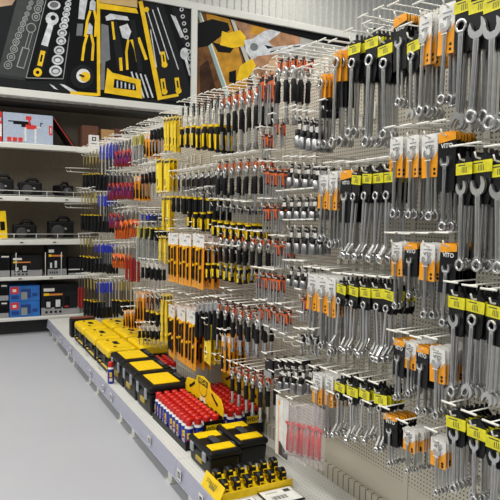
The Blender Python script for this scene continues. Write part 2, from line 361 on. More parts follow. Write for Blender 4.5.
o = MB().box((-.01, 0, 0), (.012, .34, .39), black).box((-.0105, -.004, 0), (-.004, 0, .39), pred).build('saw_blade_pack', loc=(1.325, 7.25, 2.214)); o.rotation_euler = (0, -.62, 0)
tag(o, 'dark flat pack with red edge leaning beside the saw carton', 'pack')
shelf_box(82, 98, 2.203, .27, cbd, 'carton', 'dark brown carton behind the small white box on top shelf', dep=.25)
shelf_box(101, 114, 2.203, .24, cb, 'carton', 'tan cardboard carton on the top shelf, right of the white box', [(0, .45, 1, .52, cbd)])
shelf_box(115, 124, 2.203, .26, cbd, 'carton', 'brown carton right of the tan carton on the top shelf')
wbx = shelf_box(88, 98, 2.203, .155, whitec, 'carton', 'small white box with round black mark on the top shelf', [(.3, .55, .7, .85, pk), (.4, .62, .6, .78, whitec), (.25, .3, .75, .36, pk)], dep=.05)
wbx.location.y -= .04
def machine(name, px, z, w, h, label, var, rz=0):
    X = sx(px); r = empty(name, (X, BY+.2, z), rz); tag(r, label, 'power tool')
    MB().rbox((-w*.5, -.09, .0), (w*.36, .09, h*.82), black, .02, 3).build('housing', r)
    MB().lathe([(h*.2, 0), (h*.3, .01), (h*.3, .05), (h*.22, .075)], darkgrey, 14, Matrix.Translation((-w*.2, -.09, h*.36)) @ Matrix.Rotation(PI/2, 4, 'X')).build('motor_cap', r)
    MB().tube([(-w*.22, 0, h*.78), (-w*.1, 0, h), (w*.18, 0, h*.98), (w*.25, 0, h*.78)], .018, black, 7).build('handle', r)
    if var: MB().rbox((w*.28, -.07, .0), (w*.55, .07, h*.45), darkgrey, .012).build('front_head', r)
    MB().box((-w*.3, -.0925, h*.42), (w*.1, -.0905, h*.52), greyc).build('label_strip', r)
machine('circular_saw', 4, 1.603, .30, .24, 'black power tool at the left end of the shelf below cartons', 1)
machine('circular_saw', 33, 1.603, .30, .21, 'black power tool in the middle of the shelf below cartons', 1)
machine('planer', 66, 1.603, .22, .18, 'black wedge-shaped power tool nearest the hooks, below the cartons', 1, .5)
machine('sander', 27, 1.108, .30, .21, 'grey black machine on the third shelf, left of black box', 1)
machine('compressor', 64, 1.108, .34, .26, 'large black machine on third shelf beside the hooks', 0)
b = MB().rbox((-.08, -.05, 0), (.08, .05, .32), yellow, .004, 1).box((.01, -.052, .1), (.06, -.05, .2), pk); o = b.build('yellow_pack', loc=(.50, 7.29, 1.109)); o.rotation_euler = (0, -.06, 0)
tag(o, 'yellow pack with a black print at left frame edge', 'pack')
for a_, w_ in ((48, .07),):
    tag(MB().rbox((-w_, -.05, 0), (w_, .05, .035), darkgrey, .01).build('battery_charger', loc=(sx(a_), 7.24, 1.604)), 'flat dark charger behind the wire guard, %s' % 'left of the wedge-shaped tool', 'charger')
dkb, bwc = M('black_carton', (22, 22, 24), .5, 0, .08, 30, 1, .2), M('carton_floor_print', (150, 150, 152), .5)
ip = lambda dark=.3: [(0, 0, 1, dark, bwc), (.06, .78, .34, .88, whitec), (.06, .64, .2, .72, pyel), (.2, .64, .8, .70, M('print_orange', (214, 130, 50), .5)),
      (.1, .22, .26, .5, pk), (.13, .26, .23, .44, psil), (.34, .2, .52, .56, pk), (.37, .26, .49, .5, psil), (.10, .07, .16, .14, pk), (.22, .07, .28, .14, pk), (.34, .07, .40, .14, pk), (.46, .07, .52, .14, pk)]
shelf_box(-25, 9, .677, .25, dkb, 'carton', 'black carton with white frame cut by left frame edge, fourth shelf', [(0, 0, 1, .3, bwc), (.75, .9, .98, .96, whitec), (.6, .3, .95, .8, pk)])
shelf_box(10.5, 41.5, .677, .245, dkb, 'carton', 'black grey carton with orange strip between wire dividers, fourth shelf', ip()+[(.62, .3, .92, .85, pk2)])
shelf_box(47, 66, .677, .35, dkb, 'carton', 'tall black carton with orange strip on the fourth shelf', ip(.22))
shelf_box(68, 84, .677, .20, dkb, 'carton', 'low black carton right of the tall one, half behind hooks', [(0, .3, 1, .36, whitec), (0, 0, 1, .12, bwc)])
blc, bld = M('blue_carton', (38, 110, 190), .4, 0, .2, 8), M('blue_print', (24, 60, 130), .45)
for k in (0, 1):
    shelf_box(8.5, 39, .205+k*.182, .18, blc, 'carton', 'blue carton with red square, %s of the stack of two' % ('lower' if k == 0 else 'upper'),
              [(.03, .5, .3, .95, pred), (.1, .62, .22, .8, whitec), (.36, .2, .7, .8, bld), (.38, .12, .58, .6, M('print_battery', (140, 146, 140), .5)), (.06, .15, .3, .4, bld), (.75, .3, .92, .5, bld)], 'blue cartons')
for k in (0, 1): shelf_box(-25, 7.5, .205+k*.202, .20, dkb, 'carton', 'black carton cut by left frame edge beside blue cartons, %s' % ('lower' if k == 0 else 'upper'), [(0, 0, 1, .28, bwc), (.78, .8, .95, .88, whitec), (.7, .3, .97, .66, pk)])
shelf_box(40.5, 79, .205, .365, dkb, 'carton', 'large black carton with printed machine on the bottom shelf', ip(.25)+[(.55, .2, .93, .75, pk2), (.6, .3, .74, .6, pk), (.6, .25, .7, .28, pred)])

# ------------------------------------------------------------------ hanging goods
def comb_wrench(L, top, open_up=True, m=chrome, big=1.0, x=0.0, offset=False, double=False):
    """combination wrench of length L hanging from v = top"""
    b = MB(); sw = (.030 if not offset else .028)*L*big+.0035; R = (.060*L+.004)*big; t = .0032+.004*L
    def open_head(cv, sgn):
        pts = []; s0 = R*.50; tilt = .26
        for i in range(15):
            a = math.radians(90+38 + i*(360-76)/14); pts.append((R*math.cos(a), R*math.sin(a)))
        pts += [(s0, R*.05), (s0*.5, -R*.32), (-s0*.5, -R*.32), (-s0, R*.05)]
        q = [(u*math.cos(tilt)-v*math.sin(tilt), u*math.sin(tilt)+v*math.cos(tilt)) for u, v in pts]
        b.prism([(u, cv+v*sgn) for u, v in q] if sgn > 0 else [(u, cv-v) for u, v in q][::-1], x-t, x+t, m)
    rb = min(big, 1.12); ro, ri = (.048*L+.0035)*rb, (.031*L+.0015)*rb
    vo, vr = (top-R, top-L+ro) if open_up else (top-L+R, top-ro)
    if offset:
        vo, vr = top-ro, top-L+ro; k = .022
        b.ring(0, vo, ro, ri, x-t*1.5, x+t*1.5, m, 14, None, .001)
        for v, s_ in ((vr, -1),):
            T = Matrix.Translation((x-k, 0, v)) @ Matrix.Rotation(s_*.5, 4, 'Y')
            b.ring(0, 0, ro, ri, -t*1.6, t*1.6, m, 14, T, .001)
        for v, s_ in ((vr, 1),):
            b.add([(x-k-t, -sw/2, v+s_*ro*.7), (x-k-t, sw/2, v+s_*ro*.7), (x-t, sw/2, v+s_*(ro+.03)), (x-t, -sw/2, v+s_*(ro+.03)), (x-k+t, -sw/2, v+s_*ro*.7), (x-k+t, sw/2, v+s_*ro*.7), (x+t, sw/2, v+s_*(ro+.03)), (x+t, -sw/2, v+s_*(ro+.03))],
                  [(0, 1, 2, 3), (4, 7, 6, 5), (0, 4, 5, 1), (1, 5, 6, 2), (2, 6, 7, 3), (3, 7, 4, 0)], m)
        a0, a1 = vo-ro*.8, vr+ro+.03
        b.rbox((x-t, -sw/2, a1), (x+t, sw/2, a0), m, t*.8, 2)
    else:
        if double: b.ring(0, vo, ro*.9, ri*.9, x-t*1.4-.004, x+t*1.4-.004, m, 16, None, .0012)
        else: open_head(vo, 1 if open_up else -1)
        b.ring(0, vr, ro, ri, x-t*1.4, x+t*1.4, m, 16, None, .0012)
        hi, lo = (vo-R*.75, vr+ro*.85) if open_up else (vr-ro*.85, vo+R*.75)
        b.prism([(-sw*.62, hi), (sw*.62, hi), (sw*.5, (hi+lo)/2), (sw*.5, lo), (-sw*.5, lo), (-sw*.5, (hi+lo)/2)][::-1], x-t*.75, x+t*.75, m)
        b.prism([(-sw*.28, hi-.01), (sw*.28, hi-.01), (sw*.25, lo+.01), (-sw*.25, lo+.01)][::-1], x-t, x-t*.7, steel)
    return b
def card(w, h, top=0.0, m=whitec, x=0.0, hole=True):
    b = MB(); c = .006
    b.prism([(-w/2+c, top), (w/2-c, top), (w/2, top-c), (w/2, top-h), (-w/2, top-h), (-w/2, top-c)][::-1], x-.0012, x+.0012, m)
    if hole: b.disc(0, top-.012, .005, x-.0016, greyc, 8, .003)
    return b
def k_white_card(L):
    r = empty('carded_wrench'); h = .50*L; w = .052+.03*L
    b = card(w, h); c = .0017
    b.flat([(-w/2, -h*.55), (-w*.3, -h*.45), (-w*.15, -h*.62), (w*.05, -h*.47), (w*.2, -h*.6), (w/2, -h*.4), (w/2, -h), (-w/2, -h)][::-1], -c, orange)
    b.text('VITO', .014, black, face_aisle(-c, 0, -h*.30), .02); b.box((-c, -w*.28, -h*.2), (-.0012, w*.28, -h*.17), greyc)
    b.disc(w*.3, -h*.92, .005, -c-.0003, black, 8); b.disc(w*.3, -h*.82, .005, -c-.0003, black, 8)
    b.build('card', r); comb_wrench(L*.84, -.16*L, x=-.006).build('wrench', r)
    MB().box((-.0115, -w*.2, -h*.62), (-.0105, w*.2, -h*.60), whitec).build('tie', r)
    return r
def k_black_card(L):
    r = empty('carded_wrench'); h = .60*L; w = .056+.03*L; b = card(w, h, 0, blackcard); c = .0017
    b.flat([(-w/2+.006, -.0003), (w/2-.006, -.0003), (w/2, -.006), (w/2, -.11*h-.006), (-w/2, -.16*h-.006), (-w/2, -.006)][::-1], -c, orange)
    b.text('VITO', .019, whitec, face_aisle(-c, 0, -h*.24), .03); b.build('card', r)
    comb_wrench(L*.76, -.24*L, x=-.006).build('wrench', r); MB().box((-.0115, -w*.16, -h*.56), (-.0105, w*.16, -h*.545), whitec).build('tie', r); return r
def hanger(r, L, w=.062, frac=.42):
    h = frac*L; b = MB()
    b.prism([(-w*.5, -.01), (-w*.2, 0), (w*.1, 0), (w*.1, .016), (w*.25, .016), (w*.28, 0), (w*.5, -.01), (w*.5, -h*.8), (w*.36, -h), (-w*.36, -h), (-w*.5, -h*.8)][::-1], -.002, .002, blackcard); hg = b.build('hanger', r)
    b = MB().box((-.0032, -w*.56, -.016-.034), (-.002, w*.56, -.016), ylabel)
    for k in range(4): b.box((-.0036, w*.1-.006*k, -.045), (-.0032, w*.1-.006*k+.002, -.028), darkgrey)
    b.box((-.0036, -w*.1, -.024), (-.0032, w*.4, -.021), darkgrey); b.build('price_label', hg)
def k_hanger_open(L):
    r = empty('hanging_wrench'); hanger(r, L); comb_wrench(L*.80, -.20*L, True, x=-.009, big=1.1).build('wrench', r); return r
def k_hanger_ring(L):
    r = empty('hanging_wrench'); hanger(r, L); comb_wrench(L*.82, -.18*L, False, x=-.009, big=1.1).build('wrench', r); return r
def k_hanger_double(L):
    r = empty('hanging_wrench'); hanger(r, L); comb_wrench(L*.82, -.18*L, False, x=-.009, big=1.1, double=True).build('wrench', r); return r
def k_hanger_big(L):
    r = empty('hanging_wrench'); hanger(r, L, .075); comb_wrench(L*.82, -.18*L, True, x=-.011, big=1.4).build('wrench', r); return r
def k_hanger_offset(L):
    r = empty('offset_ring_wrench'); hanger(r, L, .055, .36); comb_wrench(L*.76, -.24*L, True, x=-.009, offset=True).build('wrench', r); return r
def k_orange_ring(L):
    r = empty('carded_wrench'); w = .05; b = card(w, .3*L, 0, orange); b.build('card', r); card(w*.9, .25*L, -.3*L, blackcard, .001, False).build('backing_card', r)
    comb_wrench(L*.9, -.06*L, False, x=-.008, big=1.1, double=True).build('wrench', r); return r
def k_loose(L):
    r = empty('loose_wrench'); card(.03, .03, 0, blackcard).build('clip', r); comb_wrench(L*.95, -.012, False, x=-.007, big=1.0).build('wrench', r); return r
def handle_lathe(r, z0, z1, rad, m, m2, name='handle'):
    H = z0-z1; T = Matrix.Translation((-.002, 0, z1))
    b = MB().lathe([(rad*.7, 0), (rad, .06*H), (rad*1.05, .3*H), (rad*.85, .62*H), (rad*.95, .85*H), (rad*.8, H)], m, 10, T)
    if m2:
        for a in (2.2, 3.6, 5.4): b.box((-rad*1.12, -rad*.28, .12*H), (-rad*.6, rad*.28, .7*H), m2, T @ Matrix.Rotation(a-PI, 4, 'Z'))
    b.build(name, r)
def k_driver(L, two=yellow):
    r = empty('screwdriver'); card(.034, .20*L, 0, blackcard).build('card', r)
    MB().cyl((-.004, 0, -.10*L), (-.004, 0, -.52*L), .0035, chrome, n=8).build('shaft', r)
    MB().cyl((-.002, 0, -.50*L), (-.002, 0, -.545*L), .0155, yellow, n=10).build('collar', r)
    handle_lathe(r, -.545*L, -L, .0155, black, two); return r
def k_driver_plain(L):
    r = empty('screwdriver'); b = card(.034, .42*L, 0, blackcard); b.box((-.0016, -.012, -.1*L), (-.0012, .012, -.04*L), whitec).build('card', r)
    MB().cyl((-.004, 0, -.3*L), (-.004, 0, -.58*L), .004, chrome, n=8).build('shaft', r)
    MB().cyl((-.002, 0, -.56*L), (-.002, 0, -.6*L), .014, yellow, n=10).build('collar', r)
    handle_lathe(r, -.60*L, -L, .0135, black, None); return r
def k_small_up(L):
    r = empty('screwdriver'); handle_lathe(r, -.04, -.04-.36*L, .013, black, None); card(.02, .05, 0, whitec).build('hang_tab', r)
    MB().cyl((-.002, 0, -.04-.34*L), (-.002, 0, -L), .004, chrome, n=8).build('shaft', r); return r
def k_ratchet(L):
    r = empty('ratchet_handle'); b = card(.042, .17*L, 0, copper); b.box((-.0018, -.021, -.05*L), (-.0012, .021, 0), blackcard).box((-.002, -.012, -.15*L), (-.0012, .0, -.06*L), blackcard); b.build('card', r)
    b = MB().ring(0, -.20*L, .019, .007, -.016, -.002, chrome, 14, None, .003); b.disc(0, -.20*L, .009, -.012, darkgrey); b.rbox((-.014, -.008, -.36*L), (-.004, .008, -.20*L-.014), chrome, .003); b.build('head', r)
    b = MB().lathe([(.009, 0), (.0125, .02*L), (.011, .2*L), (.0125, .3*L), (.009, .34*L)], black, 10, Matrix.Translation((-.009, 0, -.68*L))); b.build('grip', r)
    MB().cyl((-.009, 0, -.68*L), (-.009, 0, -.93*L), .0065, chrome).cyl((-.009, 0, -.93*L), (-.009, 0, -L), .0105, steel).build('extension', r); return r
def k_bit(L):
    r = empty('carded_extension_bar'); w = .050; b = card(w, .55*L, 0, copper); b.box((-.0022, -w*.5, -.13*L), (-.0012, w*.5, -.03*L), blackcard); b.box((-.0022, -w*.5, -.55*L), (-.0012, w*.5, -.49*L), blackcard)
    b.box((-.0024, w*.12, -.36*L), (-.0012, w*.38, -.26*L), black); b.build('card', r)
    b = MB().cyl((-.006, w*.22, -.2*L), (-.006, w*.22, -L), .0042, chrome).cyl((-.006, -w*.22, -.2*L), (-.006, -w*.22, -L*.96), .0042, chrome).cyl((-.006, w*.22, -.3*L), (-.006, w*.22, -.2*L), .007, steel); b.build('bar', r)
    MB().tube([(-.004, 0, -.03*L), (-.004, .006, .008), (-.004, -.006, .012)], .002, black).build('hook_loop', r); return r
def k_socket(L):
    r = empty('socket'); w = .03; b = card(w*.85, .42*L, 0, blackcard); b.box((-.002, -w*.38, -.38*L), (-.0012, w*.38, -.2*L), whitec); b.build('hanger', r)
    rad = .0150
    MB().lathe([(rad*.7, -.58*L), (rad*.7, -.40*L), (rad*.5, -.38*L)], black, 12, Matrix.Translation((-.012, 0, 0))).lathe([(rad*.98, -.95*L), (rad, -.92*L), (rad, -.62*L), (rad*.7, -.58*L)], steel, 14, Matrix.Translation((-.012, 0, 0))).build('socket_body', r)
    return r
def k_yellow(L):
    r = empty('blade_pack'); w = .05; b = card(w, L, 0, M('yellow_card', (226, 196, 36), .35)); b.box((-.0018, -w*.4, -.12*L), (-.0012, w*.4, -.05*L), darkgrey); b.build('card', r)
    b = MB().prism([(-.010, -.25*L), (.006, -.22*L), (.012, -.85*L), (-.008, -.9*L)][::-1], -.006, -.0013, M('blade_yellow', (238, 214, 70), .3)); b.box((-.0068, -.004, -.8*L), (-.006, .006, -.6*L), darkgrey); b.build('blade_case', r); return r
def k_yellow_wide(L):
    r = empty('blade_pack'); w = .115; b = card(w, L, 0, M('yellow_card')); b.box((-.0018, -w*.4, -.12*L), (-.0012, w*.4, -.05*L), darkgrey); b.build('card', r)
    b = MB().prism([(-.030, -.2*L), (-.005, -.15*L), (.012, -.85*L), (-.028, -.92*L)][::-1], -.008, -.0013, M('blade_yellow')); b.box((-.0088, .004, -.8*L), (-.008, .02, -.6*L), darkgrey); b.build('blade_case', r); return r
def k_file(L):
    r = empty('hand_file'); b = MB(); b.prism([(-.010, -.0), (.010, -.0), (.012, -.62*L), (-.012, -.62*L)][::-1], -.003, .001, M('file_steel', (104, 92, 70), .45, .7, .2, 80)); b.build('blade', r)
    MB().box((-.0042, -.009, -.3*L), (-.003, .009, -.06*L), M('file_tag', (190, 170, 90), .5)).build('tag_sleeve', r)
    handle_lathe(r, -.60*L, -L, .015, black, None); MB().cyl((-.002, 0, -.585*L), (-.002, 0, -.605*L), .0125, yellow, n=10).build('collar', r); return r
def k_file_blue(L):
    r = empty('hand_file'); b = MB(); b.prism([(-.009, -.1*L), (.009, -.1*L), (.011, -.72*L), (-.011, -.72*L)][::-1], -.003, .001, M('dark_file_steel', (66, 70, 80), .45, .6, .2, 80)); b.build('blade', r)
    MB().rbox((-.009, -.013, -.30*L), (.002, .013, 0), blue, .004).build('blue_sleeve', r)
    handle_lathe(r, -.70*L, -L, .012, black, None); return r
def pliers(r, L, m1, m2, q=1.0):
    b = MB(); b.prism([(-.003, 0), (.003, 0), (.012, -.14*L), (.011, -.3*L), (.006, -.38*L), (-.006, -.38*L), (-.011, -.3*L), (-.012, -.14*L)][::-1], -.008, .002, steel); b.disc(0, -.26*L, .005, -.0085, darkgrey); b.build('jaws', r)
    for s_ in (-1, 1):
        b = MB().tube([(-.003, s_*.006, -.36*L), (-.003, s_*.017*q, -.5*L), (-.003, s_*.019*q, -.72*L), (-.003, s_*.015*q, -L)], .0085, m1, 7); b.tube([(-.0115, s_*.017*q, -.52*L), (-.0115, s_*.019*q, -.72*L), (-.011, s_*.016*q, -.9*L)], .0026, m2, 5); b.build('grip', r)
def k_pliers_red(L): r = empty('pliers'); card(.03, .2*L, .01, blackcard, .006).build('card', r); pliers(r, L, dred, blue, 1.7); return r
def k_pliers_orange(L): r = empty('pliers'); card(.03, .2*L, .01, whitec, .006).build('card', r); pliers(r, L, M('orange_grip', (226, 104, 22), .4), black, 1.7); return r
def k_set(L):
    r = empty('screwdriver_set'); w = .165; b = card(w, L, 0, orange); c = .0017; b.flat([(-w/2+.006, -.0003), (w/2-.006, -.0003), (w/2, -.006), (w/2, -.24*L), (-w/2, -.24*L), (-w/2, -.006)][::-1], -c, whitec)
    b.text('VITO', .016, black, face_aisle(-c-.0003, 0, -.14*L), .02); b.box((-c-.0004, -w*.4, -.07*L), (-c, -w*.1, -.04*L), greyc); b.build('card', r)
    for k, (v0, ln) in enumerate(((.26, .3), (.30, .28), (.26, .3), (.60, .26), (.56, .3), (.62, .26))):
        u = (-.05, 0, .05)[k % 3]
        MB().lathe([(.005, 0), (.0068, .02), (.0058, ln*L*.6), (.0066, ln*L*.9), (.004, ln*L)], black, 8, Matrix.Translation((-.009, -u, -(v0+ln)*L))).cyl((-.009, -u, -v0*L), (-.009, -u, -v0*L+.012), .0075, yellow).cyl((-.009, -u, -(v0+ln)*L), (-.009, -u, -(v0+ln)*L-.03), .002, chrome).build('small_screwdriver', r)
    return r
def k_orange_slim(L):
    r = empty('carded_tool'); w = .045; b = card(w, L, 0, orange); b.box((-.0018, -w*.4, -.2*L), (-.0012, w*.4, -.06*L), whitec); b.build('card', r)
    MB().lathe([(.006, 0), (.008, .02), (.006, .35*L), (.003, .4*L), (.003, .6*L)], black, 8, Matrix.Translation((-.009, 0, -.92*L))).build('tool', r); return r
def k_grey_set(L):
    r = empty('tool_pack'); w = .05; b = card(w, .3*L, 0, greyc); b.build('card', r); handle_lathe(r, -.25*L, -L, .016, black, None); return r
def k_red_tube(L):
    r = empty('red_handled_file'); MB().box((-.002, -.01, -.4*L), (.002, .01, 0), steel).build('blade', r); handle_lathe(r, -.35*L, -L, .012, dred, None); return r
def k_snips(L):
    r = empty('clear_packed_tool'); card(.05, .35*L, 0, M('pack_print', (170, 160, 60), .4)).build('card', r)
    MB().rbox((-.012, -.022, -L), (-.003, .022, -.3*L), M('clear_blister', (210, 212, 206), .15, 0, .05, 20, alpha=.35), .004, 1).build('blister', r)
    MB().cyl((-.006, 0, -.35*L), (-.006, 0, -.95*L), .006, darkgrey).build('tool', r); return r
KIND = {
 'white': (k_white_card, 'wrench on white-orange card', 'wrench'), 'blackc': (k_black_card, 'open wrench on black card', 'wrench'),
 'hopen': (k_hanger_open, 'wrench, jaws up, yellow label', 'wrench'), 'hring': (k_hanger_ring, 'wrench, ring up, yellow label', 'wrench'),
 'hdbl': (k_hanger_double, 'double ring wrench, yellow label', 'wrench'),
 'hbig': (k_hanger_big, 'broad large wrench, yellow label', 'wrench'), 'hoff': (k_hanger_offset, 'bent ring wrench, yellow label', 'wrench'),
 'oring': (k_orange_ring, 'ring-up wrench on orange card', 'wrench'), 'loose': (k_loose, 'bare chrome wrench', 'wrench'),
 'driver': (k_driver, 'yellow-black screwdriver', 'screwdriver'), 'driverp': (k_driver_plain, 'yellow-collared screwdriver', 'screwdriver'), 'small': (k_small_up, 'thin black-handled screwdriver', 'screwdriver'),
 'ratchet': (k_ratchet, 'chrome ratchet with black grip', 'ratchet'), 'bit': (k_bit, 'chrome bar on orange-black card', 'extension bar'), 'socket': (k_socket, 'chrome socket on black hanger', 'socket'),
 'yellow': (k_yellow, 'tall yellow blister card', 'blade pack'), 'ywide': (k_yellow_wide, 'wide yellow blister card', 'blade pack'), 'file': (k_file, 'file with yellow-collared black handle', 'file'), 'bfile': (k_file_blue, 'dark file with blue sleeve', 'file'),
 'pred': (k_pliers_red, 'pliers with red-blue grips', 'pliers'), 'porange': (k_pliers_orange, 'pliers with orange-yellow grips', 'pliers'), 'set': (k_set, 'screwdriver set on orange card', 'screwdriver set'),
 'oslim': (k_orange_slim, 'narrow orange card tool', 'tool'), 'grip': (k_grey_set, 'black grip on grey card', 'tool'), 'rtube': (k_red_tube, 'file with red handle', 'file'), 'snip': (k_snips, 'tool in clear yellow-topped blister', 'tool')}
PROTO, HOOKS = {}, {}
def item(kind, L):
    L = max(.06, round(L/.015)*.015); key = (kind, L)
    if key not in PROTO:
        r = KIND[kind][0](L); index_kids(r); PROTO[key] = r; return r
    return copy_tree(PROTO[key])
HOOKQ = []
def hook(y, z, tipx, label, group): HOOKQ.append((min(y, Y1-.05), z, tipx, label, group))
def hook_arm(b, Lh, y=0, z=0, x=0):
    P = lambda *q: tuple(a_+b_ for a_, b_ in zip(q, (x, y, z)))
    b.tube([P(-.007, 0, 0), P(-Lh+.02, 0, .0), P(-Lh+.006, 0, .003), P(-Lh, 0, .018)], .0028, hookm, 5).tube([P(-.007, 0, .045), P(-Lh*.6, 0, .045), P(-Lh-.004, 0, .042)], .0024, hookm, 5)
    return b.box(P(-.0075, -.012, -.012), P(-.0045, .012, .055), hookm)
def hook_bar(b, Lh, y=0, z=0, x=0): return b.tube([(x-Lh-.006, y-.027, z+.041), (x-Lh-.006, y+.027, z+.041)], .0034, hookm, 6)
def make_hooks():
    keep = []
    for q in sorted(HOOKQ, key=lambda q: q[3].startswith('empty')):
        if all(abs(q[0]-k[0]) > .034 or abs(q[1]-k[1]) > .06 for k in keep): keep.append(q)
    HOOKQ[:] = keep
    HOOKQ.sort(key=lambda q: q[0]); rest = MB()
    for i, (y, z, tipx, label, group) in enumerate(HOOKQ):
        Lh = round((BX-tipx)/.02)*.02
        if i >= 290: hook_bar(hook_arm(rest, Lh, y, z, BX), Lh, y, z, BX); continue
        if Lh not in HOOKS:
            r = empty('display_hook'); hook_arm(MB(), Lh).build('wire_arm', r); hook_bar(MB(), Lh).build('price_bar', r); index_kids(r); HOOKS[Lh] = r
        else: r = copy_tree(HOOKS[Lh])
        r.location = (BX, y, z); tag(r, label, 'display hook', group)
    tag(rest.build('display_hooks'), 'dense white wire hooks over the far goods at the end of the wall', 'display hooks', None, 'stuff')
NH = [0]
TIPX = 1.33
DX = dict(driver=.036, driverp=.032, small=.030, ratchet=.042, file=.032, bfile=.030, rtube=.030, grip=.036, socket=.037, set=.050, yellow=.020, ywide=.024, hoff=.020, hdbl=.019, snip=.020, pred=.03, porange=.03, oslim=.022, hbig=.022, bit=.032, blackc=.017, hopen=.019, hring=.019)
DEEP = dict(set=3, yellow=3, ywide=3, ratchet=3, driver=4, driverp=4, small=3, file=4, bfile=4, socket=3, snip=4, pred=3, porange=3, oslim=5, grip=4, bit=2, rtube=2, hring=6, hdbl=5, hopen=7, hbig=7, oring=5, blackc=6, white=6, hoff=5)
MINW = dict(hoff=.060, hring=.064, hdbl=.06, white=.058, driver=.038, driverp=.035, ratchet=.044, bit=.052, socket=.042, yellow=.054, ywide=.12, file=.036, bfile=.034, pred=.09, porange=.085, small=.032, set=.17, oslim=.05, snip=.054, grip=.052, oring=.052)
def stacks(kind, a, b, n, deep, where, dx=None, X=TIPX, jit=1.0):
    """a, b = (px, y of top, y of bottom) of the left and right front items in the photograph"""
    A3, B3 = at(a[0], a[1], 0, X), at(b[0], b[1], 0, X)
    LA, LB = A3.z-at(a[0], a[2], 0, X).z, B3.z-at(b[0], b[2], 0, X).z
    desc, cat = KIND[kind][1:]; 
    while n > 1 and abs(A3.y-B3.y)/(n-1) < MINW.get(kind, .03): n -= 1
    dx = dx or DX.get(kind, .017); deep = max(deep, DEEP.get(kind, 0))
    for i in range(n):
        t = i/(n-1) if n > 1 else 0; y = A3.y+(B3.y-A3.y)*t; z = A3.z+(B3.z-A3.z)*t; L = LA+(LB-LA)*t
        w1 = where if n == 1 else '%s hook, %s' % ('left' if (n == 2 and i == 0) else 'right' if n == 2 else ORD[i], where)
        for k in range(deep):
            o = item(kind, L)
            o.location = (X+dx*k, y+random.uniform(-.004, .004)*jit, z+random.uniform(-.002, .002)); sw = .11 if kind == 'hoff' else .05; o.rotation_euler = (random.uniform(-sw, sw)*jit, 0, random.uniform(-.14, .14)*jit)
            if k == 0: tag(o, 'front %s, %s' % (desc, w1), cat, '%ss, %s' % (desc, where))
            else: tag(o, '%s behind front, %s' % (desc, w1), cat, '%ss, %s' % (desc, where))
        hook(y, z-.010, X-.028, 'wire hook for %ss, %s' % (cat, w1), 'hooks, ' + where); NH[0] += 1
def bare(a, b, n, where, X=TIPX-.01):
    A3, B3 = at(a[0], a[1], 0, X), at(b[0], b[1], 0, X)
    for i in range(n):
        t = i/(n-1) if n > 1 else 0; p = A3.lerp(B3, t)
        hook(p.y, p.z-.04, X, 'empty white wire display hook, ' + where, 'empty hooks, ' + where)

# --- near part of the wall: wrenches
stacks('oring', (323, 74, 152), (330, 60, 156), 2, 3, 'top row, far end of wrenches')
stacks('oring', (339, 50, 154), (346, 47, 146), 2, 4, 'top row beside yellow labels')
stacks('hdbl', (355, 40, 140), (373, 33, 148), 3, 4, 'top row above slanted yellow labels')
stacks('hdbl', (385, 40, 140), (385, 40, 140), 1, 3, 'top row left of the jaws-up card')
stacks('blackc', (400, 15, 108), (400, 15, 108), 1, 4, 'top row, alone between yellow labels')
stacks('hring', (413, 36, 122), (413, 36, 122), 1, 3, 'top row right of the black card')
stacks('white', (426, 14, 116), (426, 14, 116), 1, 4, 'top row, small white card')
stacks('white', (449, 3, 104), (449, 3, 104), 1, 6, 'top row, large white card')
stacks('hring', (466, -6, 128), (466, -6, 128), 1, 5, 'top row, third hook from right')
stacks('hbig', (482, -6, 124), (497, -8, 130), 2, 5, 'top row at the right edge')
stacks('white', (397, 137, 218), (430, 134, 222), 3, 5, 'second row, three white cards')
stacks('blackc', (447, 132, 230), (447, 132, 230), 1, 6, 'second row, below large white card')
stacks('hopen', (465, 157, 270), (465, 157, 270), 1, 6, 'second row, left of big jaws')
stacks('hbig', (481, 155, 272), (500, 158, 276), 2, 6, 'second row at the right edge')
stacks('white', (324, 175, 244), (334, 171, 250), 2, 4, 'second row, far white cards')
stacks('blackc', (346, 170, 257), (346, 170, 257), 1, 4, 'second row, beside far white cards')
stacks('hoff', (357, 171, 262), (390, 167, 266), 4, 4, 'second row, bent wrenches')
stacks('white', (397, 242, 308), (397, 242, 308), 1, 4, 'third row, left white card')
stacks('blackc', (411, 243, 300), (411, 243, 300), 1, 4, 'third row, between white cards')
stacks('white', (429, 243, 318), (429, 243, 318), 1, 5, 'third row, right white card')
stacks('blackc', (449, 243, 329), (449, 243, 329), 1, 5, 'third row, large black card')
stacks('hopen', (458, 292, 400), (458, 292, 400), 1, 6, 'third row, lower step')
stacks('hring', (477, 296, 400), (496, 300, 408), 2, 7, 'third row at the right edge')
stacks('white', (313, 274, 345), (332, 277, 358), 3, 4, 'third row, far white cards')
stacks('hoff', (343, 281, 350), (391, 286, 366), 5, 4, 'third row, bent wrenches')
stacks('blackc', (399, 339, 402), (399, 339, 402), 1, 4, 'fourth row, left black card')
stacks('white', (410, 341, 396), (410, 341, 396), 1, 4, 'fourth row, left white card')
stacks('blackc', (423, 346, 415), (423, 346, 415), 1, 5, 'fourth row, right black card')
stacks('white', (438, 347, 420), (438, 347, 420), 1, 9, 'fourth row, thick white card stack')
stacks('white', (318, 373, 436), (330, 375, 438), 2, 5, 'fourth row, far white cards')
stacks('hoff', (340, 379, 436), (380, 390, 450), 4, 4, 'fourth row, bent wrenches')
stacks('blackc', (391, 415, 466), (391, 415, 466), 1, 5, 'bottom row, black card')
stacks('white', (409, 429, 475), (409, 429, 475), 1, 7, 'bottom row, left white card')
stacks('white', (438, 438, 494), (438, 438, 494), 1, 9, 'bottom row, right white card')
stacks('hopen', (456, 412, 492), (498, 432, 520), 3, 7, 'bottom row at the right edge')
